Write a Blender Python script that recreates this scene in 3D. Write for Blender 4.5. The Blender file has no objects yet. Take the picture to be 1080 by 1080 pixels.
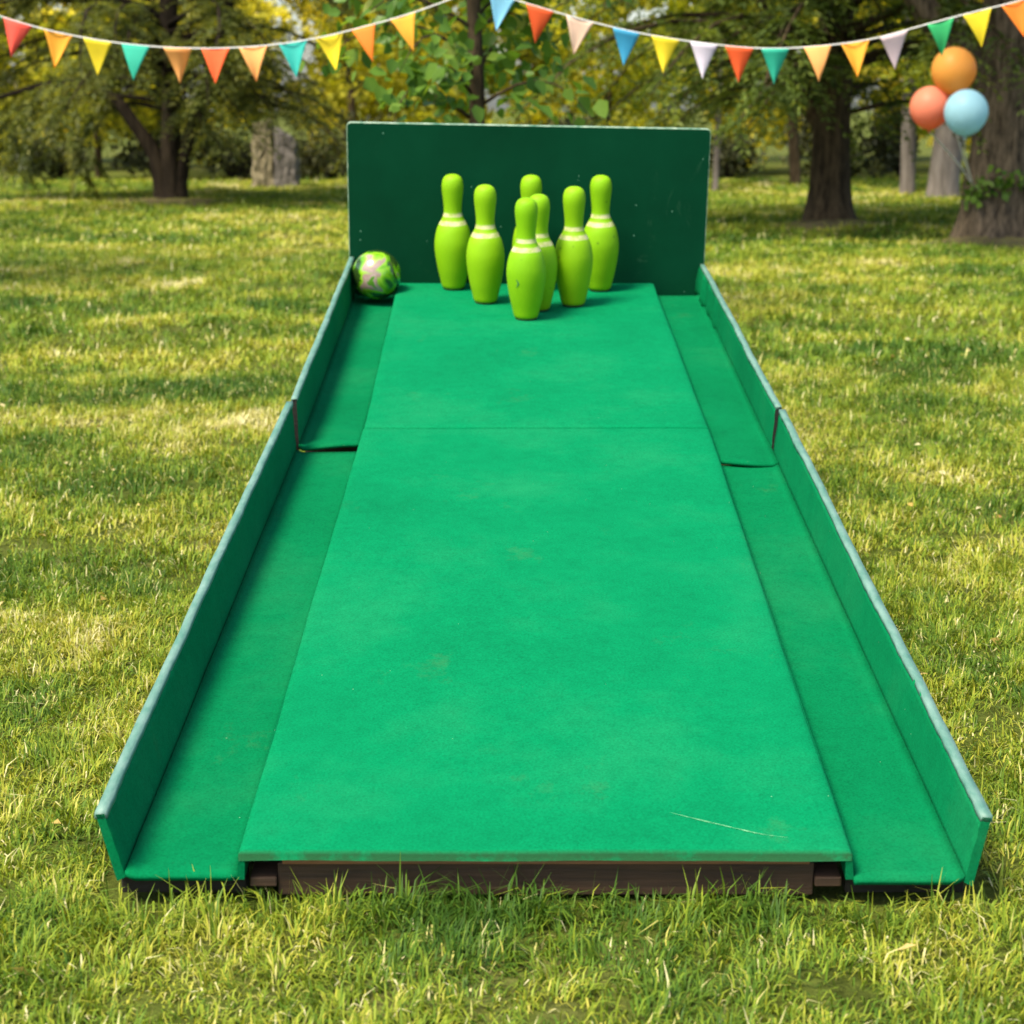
import bpy, bmesh, math, random
import numpy as np
from mathutils import Vector, Matrix, Euler

R = math.radians
scene = bpy.context.scene
C = scene.collection
random.seed(4)
RNG = np.random.default_rng(11)

# ------------------------------------------------------------------ camera
cam_d = bpy.data.cameras.new('camera')
cam = bpy.data.objects.new('camera', cam_d); C.objects.link(cam)
cam.location = (0, 0, 1.02)
cam.rotation_euler = (R(90 - 12.13), 0, 0)
cam_d.sensor_width = 36; cam_d.lens = 36 * 2000 / 1080
cam_d.clip_start = 0.05; cam_d.clip_end = 600
cam_d.dof.use_dof = True; cam_d.dof.focus_distance = 3.15; cam_d.dof.aperture_fstop = 7.4
scene.camera = cam

# ------------------------------------------------------------------ world, sun, exposure
SUN_EL, SUN_AZ = 57.0, -136.0          # azimuth clockwise from +Y (away from the camera)
world = bpy.data.worlds.new('World'); scene.world = world; world.use_nodes = True
wn = world.node_tree; wn.nodes.clear()
wo = wn.nodes.new('ShaderNodeOutputWorld'); wb = wn.nodes.new('ShaderNodeBackground')
sky = wn.nodes.new('ShaderNodeTexSky'); sky.sky_type = 'NISHITA'; sky.sun_disc = False
sky.sun_elevation = R(SUN_EL); sky.sun_rotation = R(SUN_AZ)
sky.dust_density = 2.5; sky.air_density = 1.0; sky.ozone_density = 0.6
wb.inputs['Strength'].default_value = 0.14
wn.links.new(sky.outputs[0], wb.inputs['Color']); wn.links.new(wb.outputs[0], wo.inputs['Surface'])
sd = bpy.data.lights.new('sun', 'SUN'); sd.energy = 3.6; sd.angle = R(18.0); sd.color = (1.0, 0.90, 0.68)
sun = bpy.data.objects.new('sun', sd); C.objects.link(sun)
el, az = R(SUN_EL), R(SUN_AZ)
sdir = Vector((math.cos(el) * math.sin(az), math.cos(el) * math.cos(az), math.sin(el)))
sun.rotation_euler = sdir.to_track_quat('Z', 'Y').to_euler()
sun.location = sdir * 30
vs = scene.view_settings
vs.view_transform = 'Standard'; vs.look = 'None'; vs.exposure = 1.15; vs.gamma = 1.0; vs.use_curve_mapping = False

# ------------------------------------------------------------------ helpers
def tag(o, label=None, cat=None, group=None, kind=None):
    if label: o['label'] = label
    if cat: o['category'] = cat
    if group: o['group'] = group
    if kind: o['kind'] = kind
    return o

def empty(name, loc=(0, 0, 0), rot=(0, 0, 0)):
    o = bpy.data.objects.new(name, None); C.objects.link(o)
    o.location = loc; o.rotation_euler = rot; o.empty_display_size = 0.1
    return o

def link(name, me, mat, parent=None):
    o = bpy.data.objects.new(name, me); C.objects.link(o)
    mats = mat if isinstance(mat, (list, tuple)) else [mat]
    for m in mats:
        if m and m.name not in [x.name for x in me.materials]: me.materials.append(m)
    if parent: o.parent = parent
    return o

def np_mesh(name, V, F, tone=None, smooth=False):
    """V (n,3), F (m,k) with one k for the whole mesh"""
    V = np.asarray(V, np.float32); F = np.asarray(F, np.int32)
    me = bpy.data.meshes.new(name); m, k = F.shape
    me.vertices.add(len(V)); me.vertices.foreach_set('co', V.ravel())
    me.loops.add(m * k); me.loops.foreach_set('vertex_index', F.ravel())
    me.polygons.add(m)
    me.polygons.foreach_set('loop_start', np.arange(0, m * k, k, dtype=np.int32))
    me.polygons.foreach_set('loop_total', np.full(m, k, np.int32))
    if smooth: me.polygons.foreach_set('use_smooth', np.ones(m, bool))
    if tone is not None:
        a = me.attributes.new('tone', 'FLOAT', 'POINT'); a.data.foreach_set('value', np.asarray(tone, np.float32))
    me.update(calc_edges=True); me.validate()
    return me

def py_mesh(name, V, F, smooth=True):
    me = bpy.data.meshes.new(name); me.from_pydata([tuple(v) for v in V], [], F); me.update()
    if smooth:
        for p in me.polygons: p.use_smooth = True
    return me

class MB:
    """collects shapes into one mesh"""
    def __init__(s): s.V = []; s.F = []
    def add(s, V, F):
        b = len(s.V); s.V += [Vector(v) for v in V]; s.F += [tuple(i + b for i in f) for f in F]
    def box(s, x0, x1, y0, y1, z0, z1):
        s.add([(x0,y0,z0),(x1,y0,z0),(x1,y1,z0),(x0,y1,z0),(x0,y0,z1),(x1,y0,z1),(x1,y1,z1),(x0,y1,z1)],
              [(0,3,2,1),(4,5,6,7),(0,1,5,4),(1,2,6,5),(2,3,7,6),(3,0,4,7)])
    def tube(s, pts, rad, n=10, ridge=0.0, seed=0, cap=True):
        rnd = random.Random(seed); V = []; F = []
        pts = [Vector(p) for p in pts]
        ph = [rnd.uniform(0, 6.28) for _ in range(4)]
        prev = None
        for i, p in enumerate(pts):
            t = (pts[min(i+1, len(pts)-1)] - pts[max(i-1, 0)]).normalized()
            if prev is None:
                a = t.orthogonal().normalized()
            else:
                a = (prev - t * prev.dot(t)).normalized()
            prev = a; b = t.cross(a)
            r = rad[i] if hasattr(rad, '__len__') else rad
            for k in range(n):
                q = 2 * math.pi * k / n
                rr = r * (1 + ridge * (0.6 * math.sin(5 * q + ph[0] + i * .35) + 0.5 * math.sin(9 * q + ph[1] - i * .5) + 0.35 * math.sin(14 * q + ph[2] + i * .8)))
                V.append(p + (a * math.cos(q) + b * math.sin(q)) * rr)
        for i in range(len(pts) - 1):
            for k in range(n):
                k2 = (k + 1) % n
                F.append((i*n+k, i*n+k2, (i+1)*n+k2, (i+1)*n+k))
        if cap:
            F.append(tuple(range(n))[::-1]); F.append(tuple((len(pts)-1)*n + k for k in range(n)))
        s.add(V, F)
    def lathe(s, prof, n=40, axis=(0, 0)):
        V = []; F = []; m = len(prof)
        for (r, z) in prof:
            for k in range(n):
                q = 2 * math.pi * k / n
                V.append((axis[0] + r * math.cos(q), axis[1] + r * math.sin(q), z))
        for i in range(m - 1):
            for k in range(n):
                k2 = (k + 1) % n
                F.append((i*n+k, i*n+k2, (i+1)*n+k2, (i+1)*n+k))
        F.append(tuple(range(n))[::-1]); F.append(tuple((m-1)*n + k for k in range(n)))
        s.add(V, F)
    def build(s, name, mat, parent=None, smooth=False, bevel=0):
        me = py_mesh(name, s.V, s.F, smooth)
        if bevel:
            bm = bmesh.new(); bm.from_mesh(me)
            bmesh.ops.bevel(bm, geom=list(bm.edges), offset=bevel, segments=2, affect='EDGES', profile=.5)
            bm.to_mesh(me); bm.free()
        return link(name, me, mat, parent)

def catmull(P, per=6):
    P = [Vector(p) for p in P]; Q = [P[0]*2 - P[1]] + P + [P[-1]*2 - P[-2]]; out = []
    for i in range(1, len(Q) - 2):
        for j in range(per):
            t = j / per
            a, b, c, d = Q[i-1], Q[i], Q[i+1], Q[i+2]
            out.append(.5 * ((2*b) + (c - a)*t + (2*a - 5*b + 4*c - d)*t*t + (3*b - a - 3*c + d)*t*t*t))
    out.append(P[-1]); return out

def noise2(x, y, scale, seed, octs=7):
    r = np.random.default_rng(seed); v = np.zeros_like(x)
    for i in range(octs):
        a = r.uniform(0, 6.283); f = r.uniform(.6, 1.7) * 2 * math.pi / scale; p = r.uniform(0, 6.283)
        w = r.uniform(.4, 1.2) * scale
        v += np.sin((x * math.cos(a) + y * math.sin(a)) * f + p + 1.1 * np.sin((x * math.sin(a) - y * math.cos(a)) * 2 * math.pi / w + p * 2))
    return v / math.sqrt(octs)

# ------------------------------------------------------------------ materials
def mat(name):
    m = bpy.data.materials.new(name); m.use_nodes = True; nt = m.node_tree
    for n in list(nt.nodes):
        if n.type not in ('BSDF_PRINCIPLED', 'OUTPUT_MATERIAL'): nt.nodes.remove(n)
    return m, nt, nt.nodes['Principled BSDF'], nt.nodes['Material Output']

def N(nt, t, **kw):
    n = nt.nodes.new(t)
    for k, v in kw.items():
        if k in n.inputs: n.inputs[k].default_value = v
        else: setattr(n, k, v)
    return n

def ramp(nt, stops, src=None):
    r = nt.nodes.new('ShaderNodeValToRGB'); e = r.color_ramp.elements
    while len(e) < len(stops): e.new(.5)
    for i, (p, c) in enumerate(stops):
        e[i].position = p; e[i].color = (*c, 1) if len(c) == 3 else c
    if src is not None: nt.links.new(src, r.inputs[0])
    return r

def mix(nt, a, b, fac, mode='MIX'):
    m = nt.nodes.new('ShaderNodeMix'); m.data_type = 'RGBA'; m.blend_type = mode
    for sock, v in ((m.inputs[6], a), (m.inputs[7], b), (m.inputs[0], fac)):
        if hasattr(v, 'is_linked') or hasattr(v, 'links'): nt.links.new(v, sock)
        elif isinstance(v, (int, float)): sock.default_value = v
        else: sock.default_value = (*v, 1)
    return m.outputs[2]

def noise(nt, scale, detail=4, rough=.55, coord=None, stretch=None, dist=0):
    tc = nt.nodes.new('ShaderNodeTexCoord'); n = N(nt, 'ShaderNodeTexNoise', Scale=scale, Detail=detail, Roughness=rough, Distortion=dist)
    src = tc.outputs[coord or 'Object']
    if stretch:
        mp = nt.nodes.new('ShaderNodeMapping'); mp.inputs['Scale'].default_value = stretch
        nt.links.new(src, mp.inputs[0]); src = mp.outputs[0]
    nt.links.new(src, n.inputs['Vector']); return n.outputs['Fac']

def bump(nt, bsdf, src, strength, dist=.01):
    b = N(nt, 'ShaderNodeBump', Strength=strength, Distance=dist)
    nt.links.new(src, b.inputs['Height']); nt.links.new(b.outputs[0], bsdf.inputs['Normal']); return b

def carpet_mat(name, base, front=0.0):
    m, nt, p, o = mat(name)
    d = tuple(c * .87 for c in base); l = (base[0] * 1.9 + .004, base[1] * 1.10, base[2] * 1.13)
    big = ramp(nt, [(.3, d), (.5, base), (.72, l)], noise(nt, 3.2, 6, .6))
    fine = ramp(nt, [(.25, (.70,)*3), (.5, (1,)*3), (.8, (1.22,)*3)], noise(nt, 260, 3, .7))
    c = mix(nt, big.outputs[0], fine.outputs[0], 1.0, 'MULTIPLY')
    med = ramp(nt, [(.3, (.88,)*3), (.5, (1,)*3), (.72, (1.12, 1.08, 1.06))], noise(nt, 34, 7, .75)); c = mix(nt, c, med.outputs[0], 1.0, 'MULTIPLY')
    # faint brown scuffs
    sc = ramp(nt, [(.62, (0,0,0)), (.74, (1,1,1))], noise(nt, 5.5, 8, .72, stretch=(1, .8, 1)))
    scf = N(nt, 'ShaderNodeMath', operation='MULTIPLY'); nt.links.new(sc.outputs[0], scf.inputs[0]); scf.inputs[1].default_value = .13
    c = mix(nt, c, (.10, .14, .045), scf.outputs[0])
    # lint and grit
    tc = nt.nodes.new('ShaderNodeTexCoord'); v = N(nt, 'ShaderNodeTexVoronoi', Scale=38); nt.links.new(tc.outputs['Object'], v.inputs['Vector'])
    lt = ramp(nt, [(.02, (1,1,1)), (.04, (0,0,0))], v.outputs['Distance'])
    gate = ramp(nt, [(.80, (0,0,0)), (.82, (1,1,1))]);
    sep = nt.nodes.new('ShaderNodeSeparateColor'); nt.links.new(v.outputs['Color'], sep.inputs[0]); nt.links.new(sep.outputs[0], gate.inputs[0])
    mm = N(nt, 'ShaderNodeMath', operation='MULTIPLY'); nt.links.new(lt.outputs[0], mm.inputs[0]); nt.links.new(gate.outputs[0], mm.inputs[1])
    c = mix(nt, c, (.20, .34, .20), mm.outputs[0])
    if front:  # front lip darkened: shade painted into the carpet, plus edge dirt
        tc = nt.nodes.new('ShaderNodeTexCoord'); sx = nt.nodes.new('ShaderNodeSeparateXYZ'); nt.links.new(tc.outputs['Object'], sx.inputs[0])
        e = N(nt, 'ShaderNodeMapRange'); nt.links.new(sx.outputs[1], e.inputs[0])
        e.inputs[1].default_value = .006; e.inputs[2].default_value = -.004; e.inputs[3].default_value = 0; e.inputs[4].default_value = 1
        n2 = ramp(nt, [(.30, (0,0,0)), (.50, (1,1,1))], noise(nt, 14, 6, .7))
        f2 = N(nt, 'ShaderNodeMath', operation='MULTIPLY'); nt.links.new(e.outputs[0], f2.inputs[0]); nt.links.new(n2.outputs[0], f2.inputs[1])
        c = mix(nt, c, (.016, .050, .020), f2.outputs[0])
    nt.links.new(c, p.inputs['Base Color'])
    p.inputs['Roughness'].default_value = .95; p.inputs['Specular IOR Level'].default_value = .03
    p.inputs['Sheen Weight'].default_value = 0; p.inputs['Sheen Roughness'].default_value = .4; p.inputs['Sheen Tint'].default_value = (.5, 1, .75, 1)
    bump(nt, p, noise(nt, 420, 2, .8), .35, .002)
    return m

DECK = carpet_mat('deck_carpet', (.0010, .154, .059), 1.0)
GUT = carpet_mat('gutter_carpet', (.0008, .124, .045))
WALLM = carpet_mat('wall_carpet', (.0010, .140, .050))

def worn_mat(name, base, pale, lo=.45, hi=.62, scale=18, rough=.6):
    m, nt, p, o = mat(name)
    f = ramp(nt, [(lo, (0,0,0)), (hi, (1,1,1))], noise(nt, scale, 7, .7, stretch=(1, .35, 1)))
    c = mix(nt, base, pale, f.outputs[0]); nt.links.new(c, p.inputs['Base Color'])
    p.inputs['Roughness'].default_value = rough; bump(nt, p, noise(nt, 90, 4, .6), .25, .003); return m
TRIM = worn_mat('worn_edge', (.05, .150, .115), (.135, .235, .20), .36, .68, 48)
PALE_EDGE = worn_mat('chipped_paint_edge', (.02, .13, .07), (.30, .40, .30), .38, .6, 24)

def board_mat():
    m, nt, p, o = mat('backboard_paint')
    c = ramp(nt, [(.3, (.0006, .028, .012)), (.55, (.0008, .037, .016)), (.8, (.002, .047, .021))], noise(nt, 2.6, 7, .65)).outputs[0]
    s = ramp(nt, [(.62, (0,0,0)), (.70, (1,1,1))], noise(nt, 9, 9, .75, stretch=(1, 1, .4), dist=1.2))
    k = N(nt, 'ShaderNodeMath', operation='MULTIPLY'); nt.links.new(s.outputs[0], k.inputs[0]); k.inputs[1].default_value = .5
    c = mix(nt, c, (.03, .09, .05), k.outputs[0])
    tc = nt.nodes.new('ShaderNodeTexCoord'); v = N(nt, 'ShaderNodeTexVoronoi', Scale=21); nt.links.new(tc.outputs['Object'], v.inputs['Vector'])
    lt = ramp(nt, [(.03, (1,1,1)), (.05, (0,0,0))], v.outputs['Distance']); c = mix(nt, c, (.12, .28, .2), lt.outputs[0])
    nt.links.new(c, p.inputs['Base Color']); p.inputs['Roughness'].default_value = .6; p.inputs['Specular IOR Level'].default_value = .05
    bump(nt, p, noise(nt, 60, 5, .6), .12, .003); return m
BOARD = board_mat()

def wood_mat(name, a, b, rough=.75):
    m, nt, p, o = mat(name)
    c = ramp(nt, [(.3, a), (.7, b)], noise(nt, 9, 6, .7, stretch=(.6, 6, 9))).outputs[0]
    nt.links.new(c, p.inputs['Base Color']); p.inputs['Roughness'].default_value = rough
    bump(nt, p, noise(nt, 14, 6, .7, stretch=(.6, 8, 12)), .4, .004); return m
WOOD = wood_mat('dark_wood', (.022, .012, .006), (.066, .033, .014))
WOOD_D = wood_mat('shade_dark_wood', (.004, .003, .002), (.012, .008, .005))  # near-black tone stands for the shade in gaps and under the lane
WOOD_L = wood_mat('light_wood', (.17, .072, .030), (.30, .14, .06))

def pin_mat():
    m, nt, p, o = mat('pin_foam')
    oi = nt.nodes.new('ShaderNodeObjectInfo')
    g = ramp(nt, [(.3, (.140, .330, .001)), (.7, (.180, .400, .001))], noise(nt, 9, 5, .6)).outputs[0]
    tc = nt.nodes.new('ShaderNodeTexCoord'); sx = nt.nodes.new('ShaderNodeSeparateXYZ'); nt.links.new(tc.outputs['Object'], sx.inputs[0])
    b = ramp(nt, [(0, (0,0,0)), (.574, (0,0,0)), (.577, (1,1,1)), (.611, (1,1,1)), (.614, (0,0,0)), (.645, (0,0,0)), (.648, (1,1,1)), (.677, (1,1,1)), (.680, (0,0,0))])
    b.color_ramp.interpolation = 'LINEAR'
    wob = N(nt, 'ShaderNodeMath', operation='MULTIPLY_ADD'); nt.links.new(noise(nt, 16, 2), wob.inputs[0]); wob.inputs[1].default_value = .004
    nt.links.new(sx.outputs[2], wob.inputs[2])
    d = N(nt, 'ShaderNodeMath', operation='DIVIDE'); nt.links.new(wob.outputs[0], d.inputs[0]); d.inputs[1].default_value = .345
    nt.links.new(d.outputs[0], b.inputs[0])
    wear = ramp(nt, [(.32, (.24, .34, .04)), (.55, (.47, .46, .24))], noise(nt, 30, 4, .7)).outputs[0]
    g = mix(nt, g, (.215, .38, .002), N(nt, 'ShaderNodeMath', operation='MULTIPLY').outputs[0]); mu = nt.nodes[-1] if False else [x for x in nt.nodes if x.type == 'MATH' and x.operation == 'MULTIPLY'][-1]; nt.links.new(oi.outputs['Random'], mu.inputs[0]); mu.inputs[1].default_value = .6
    c = mix(nt, g, wear, b.outputs[0])
    # nicks
    add = N(nt, 'ShaderNodeVectorMath', operation='ADD'); nt.links.new(tc.outputs['Object'], add.inputs[0])
    sc = N(nt, 'ShaderNodeVectorMath', operation='SCALE'); sc.inputs['Scale'].default_value = 1.0
    cmb = nt.nodes.new('ShaderNodeCombineXYZ')
    for i in range(3): nt.links.new(oi.outputs['Random'], cmb.inputs[i])
    nt.links.new(cmb.outputs[0], sc.inputs[0]); sc.inputs['Scale'].default_value = 7.3; nt.links.new(sc.outputs[0], add.inputs[1])
    v = N(nt, 'ShaderNodeTexVoronoi', Scale=26); nt.links.new(add.outputs[0], v.inputs['Vector'])
    nk = ramp(nt, [(.08, (1,1,1)), (.15, (0,0,0))], v.outputs['Distance'])
    sep = nt.nodes.new('ShaderNodeSeparateColor'); nt.links.new(v.outputs['Color'], sep.inputs[0])
    gt = ramp(nt, [(.62, (0,0,0)), (.64, (1,1,1))], sep.outputs[1])
    k = N(nt, 'ShaderNodeMath', operation='MULTIPLY'); nt.links.new(nk.outputs[0], k.inputs[0]); nt.links.new(gt.outputs[0], k.inputs[1])
    k2 = N(nt, 'ShaderNodeMath', operation='MULTIPLY'); nt.links.new(k.outputs[0], k2.inputs[0]); k2.inputs[1].default_value = .6
    c = mix(nt, c, (.03, .10, .008), k2.outputs[0])
    nt.links.new(c, p.inputs['Base Color']); p.inputs['Roughness'].default_value = .6; p.inputs['Specular IOR Level'].default_value = .2
    p.inputs['Subsurface Weight'].default_value = 0.0
    bump(nt, p, noise(nt, 70, 4, .6), .12, .003); return m
PIN = pin_mat()
m, nt, p, o = mat('pin_base_rubber'); p.inputs['Base Color'].default_value = (.03, .06, .008, 1); p.inputs['Roughness'].default_value = .8; PINBASE = m
m, nt, p, o = mat('nick'); p.inputs['Base Color'].default_value = (.02, .13, .03, 1); p.inputs['Roughness'].default_value = .8; NICK = m

def ball_mat():
    m, nt, p, o = mat('marbled_ball')
    a = ramp(nt, [(0, (.012, .022, .006)), (.45, (.02, .05, .008)), (.47, (.06, .20, .004)), (.52, (.13, .32, .006)), (.57, (.22, .42, .02)), (.615, (.26, .18, .155)), (.69, (.36, .27, .24)), (.72, (.08, .22, .02))],
             noise(nt, 15, 2.5, .5, dist=.5)).outputs[0]
    nt.links.new(a, p.inputs['Base Color']); p.inputs['Roughness'].default_value = .22; p.inputs['Coat Weight'].default_value = .4; return m
BALL = ball_mat()

def leaf_mat(name, stops, trans=.35, rough=.5, tcol=1.5):
    m, nt, p, o = mat(name)
    at = N(nt, 'ShaderNodeAttribute', attribute_name='tone')
    c = ramp(nt, stops, at.outputs['Fac']).outputs[0]
    nt.links.new(c, p.inputs['Base Color']); p.inputs['Roughness'].default_value = rough; p.inputs['Specular IOR Level'].default_value = .15
    t = nt.nodes.new('ShaderNodeBsdfTranslucent')
    tc = mix(nt, c, (tcol, tcol * .92, tcol * .35), 1.0, 'MULTIPLY'); nt.links.new(tc, t.inputs['Color'])
    ms = N(nt, 'ShaderNodeMixShader'); ms.inputs[0].default_value = trans
    nt.links.new(p.outputs[0], ms.inputs[1]); nt.links.new(t.outputs[0], ms.inputs[2]); nt.links.new(ms.outputs[0], o.inputs['Surface'])
    return m
GRASS = leaf_mat('grass_blades', [(0, (.040, .095, .011)), (.28, (.110, .190, .018)), (.52, (.235, .290, .026)), (.76, (.39, .37, .052)), (1, (.60, .56, .32))], .26, .5, 1.45)
CEDAR = leaf_mat('cedar_needles', [(0, (.030, .044, .014)), (.5, (.105, .125, .030)), (.85, (.24, .235, .055)), (1, (.46, .43, .13))], .42, .5, 1.8)
FIR = leaf_mat('fir_needles', [(0, (.028, .048, .015)), (.5, (.090, .132, .028)), (.85, (.20, .245, .045)), (1, (.44, .43, .11))], .42, .5, 1.8)
BROAD = leaf_mat('broad_leaves', [(0, (.04, .10, .016)), (.5, (.09, .18, .026)), (.85, (.17, .26, .04)), (1, (.30, .34, .09))], .42, .35, 1.7)
LIME = leaf_mat('lime_leaves', [(0, (.12, .165, .010)), (.5, (.24, .27, .014)), (1, (.40, .37, .04))], .5, .5, 2.0)
WOODLEAF = leaf_mat('woodland_leaves', [(0, (.06, .07, .015)), (.35, (.21, .225, .024)), (.65, (.40, .39, .035)), (1, (.62, .58, .12))], .55, .5, 2.1)
SHRUB = leaf_mat('shrub_leaves', [(0, (.020, .026, .013)), (.5, (.045, .050, .022)), (1, (.11, .105, .042))], .2, .5, 1.4)
IVY = leaf_mat('ivy_leaves', [(0, (.03, .08, .01)), (1, (.12, .21, .025))], .3, .4, 1.6)

def bark_mat(name, a, b, sc=7):
    m, nt, p, o = mat(name)
    f = noise(nt, sc, 9, .72, stretch=(2.4, 2.4, .45))
    c = ramp(nt, [(.36, a), (.62, b)], f).outputs[0]; nt.links.new(c, p.inputs['Base Color'])
    p.inputs['Roughness'].default_value = .95; p.inputs['Specular IOR Level'].default_value = .1; bump(nt, p, f, .9, .04); return m
BARK = bark_mat('dark_bark', (.012, .009, .007), (.040, .030, .020))
BARK_R = bark_mat('furrowed_bark', (.020, .016, .012), (.17, .130, .088), 12)
BARK_M = bark_mat('brown_bark', (.020, .015, .010), (.11, .078, .045), 8)
BARK_P = bark_mat('pale_bark', (.10, .085, .075), (.23, .20, .18), 5)

def stone_mat(name, a, b):
    m, nt, p, o = mat(name)
    c = ramp(nt, [(.3, a), (.7, b)], noise(nt, 6, 8, .7)).outputs[0]; nt.links.new(c, p.inputs['Base Color'])
    p.inputs['Roughness'].default_value = .9; bump(nt, p, noise(nt, 14, 8, .7), .7, .03); return m
STONE_A = stone_mat('tan_stone', (.12, .10, .06), (.26, .22, .13))
STONE_B = stone_mat('grey_stone', (.075, .068, .06), (.16, .14, .125))

def ground_mat():
    m, nt, p, o = mat('lawn_soil')
    a = ramp(nt, [(.25, (.045, .065, .012)), (.5, (.095, .118, .020)), (.75, (.18, .155, .065))], noise(nt, .9, 8, .7)).outputs[0]
    b = ramp(nt, [(.35, (.55,)*3), (.7, (1.25,)*3)], noise(nt, 30, 6, .75)).outputs[0]
    c = mix(nt, a, b, 1.0, 'MULTIPLY'); nt.links.new(c, p.inputs['Base Color'])
    p.inputs['Roughness'].default_value = 1; p.inputs['Specular IOR Level'].default_value = .05
    bump(nt, p, noise(nt, 25, 6, .8), .8, .03); return m
GROUND = ground_mat()
m, nt, p, o = mat('leaf_litter')
c = ramp(nt, [(.3, (.045, .048, .012)), (.5, (.11, .085, .028)), (.7, (.17, .175, .035))], noise(nt, 7, 8, .75)).outputs[0]
nt.links.new(c, p.inputs['Base Color']); p.inputs['Roughness'].default_value = 1; bump(nt, p, noise(nt, 20, 6, .8), .8, .03); LITTER = m

def cloth_mat(name, col):
    m, nt, p, o = mat(name)
    c = ramp(nt, [(.3, tuple(x * .86 for x in col)), (.7, tuple(min(1, x * 1.06) for x in col))], noise(nt, 9, 4)).outputs[0]
    nt.links.new(c, p.inputs['Base Color']); p.inputs['Roughness'].default_value = .75
    t = nt.nodes.new('ShaderNodeBsdfTranslucent'); nt.links.new(c, t.inputs['Color'])
    ms = N(nt, 'ShaderNodeMixShader'); ms.inputs[0].default_value = .4
    nt.links.new(p.outputs[0], ms.inputs[1]); nt.links.new(t.outputs[0], ms.inputs[2]); nt.links.new(ms.outputs[0], o.inputs['Surface']); return m
FC = {'red': (.85, .11, .07), 'scarlet': (.88, .14, .03), 'amber': (.88, .44, .035), 'yellow': (.80, .65, .02), 'teal': (.03, .50, .35),
      'apricot': (.90, .46, .14), 'orange': (.88, .26, .02), 'sky': (.22, .55, .75), 'blue': (.06, .43, .70), 'peach': (.86, .64, .50),
      'lilac': (.76, .70, .80), 'pink': (.82, .66, .70), 'green': (.04, .50, .17), 'turquoise': (.03, .48, .42)}
FM = {k: cloth_mat('cloth_' + k, v) for k, v in FC.items()}
m, nt, p, o = mat('cord_cotton'); p.inputs['Base Color'].default_value = (.62, .61, .60, 1); p.inputs['Roughness'].default_value = .9; CORD = m

def balloon_mat(name, a, b):
    m, nt, p, o = mat(name)
    tc = nt.nodes.new('ShaderNodeTexCoord'); sx = nt.nodes.new('ShaderNodeSeparateXYZ'); nt.links.new(tc.outputs['Object'], sx.inputs[0])
    c = ramp(nt, [(.0, a), (.25, a), (.55, b)], sx.outputs[2]).outputs[0]
    nt.links.new(c, p.inputs['Base Color']); p.inputs['Roughness'].default_value = .42; p.inputs['Specular IOR Level'].default_value = .25
    t = nt.nodes.new('ShaderNodeBsdfTranslucent'); nt.links.new(c, t.inputs['Color'])
    ms = N(nt, 'ShaderNodeMixShader'); ms.inputs[0].default_value = .4
    nt.links.new(p.outputs[0], ms.inputs[1]); nt.links.new(t.outputs[0], ms.inputs[2]); nt.links.new(ms.outputs[0], o.inputs['Surface']); return m

# ------------------------------------------------------------------ ground
gx = np.concatenate([np.linspace(-200, -16, 12), np.linspace(-15, 15, 121), np.linspace(16, 200, 12)])
gy = np.concatenate([np.linspace(-100, -1, 8), np.linspace(0, 30, 151), np.linspace(34, 300, 14)])
GX, GY = np.meshgrid(gx, gy)
def ground_h(x, y):
    h = .012 * noise2(x, y, 1.4, 3) + .02 * noise2(x, y, 4.0, 5)
    near = np.clip((y - 5.5) / 3.0, 0, 1)                     # level turf round the lane
    return h * (.18 + .82 * near) * np.clip((60 - np.abs(y)) / 20, 0, 1) - .012
GZ = ground_h(GX, GY)
ny, nx = GX.shape
ii = (np.arange(ny - 1)[:, None] * nx + np.arange(nx - 1)[None, :]).ravel()
ground = link('ground', np_mesh('ground', np.stack([GX, GY, GZ], -1).reshape(-1, 3), np.stack([ii, ii + 1, ii + nx + 1, ii + nx], 1), smooth=True), GROUND)
tag(ground, kind='structure')

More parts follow.
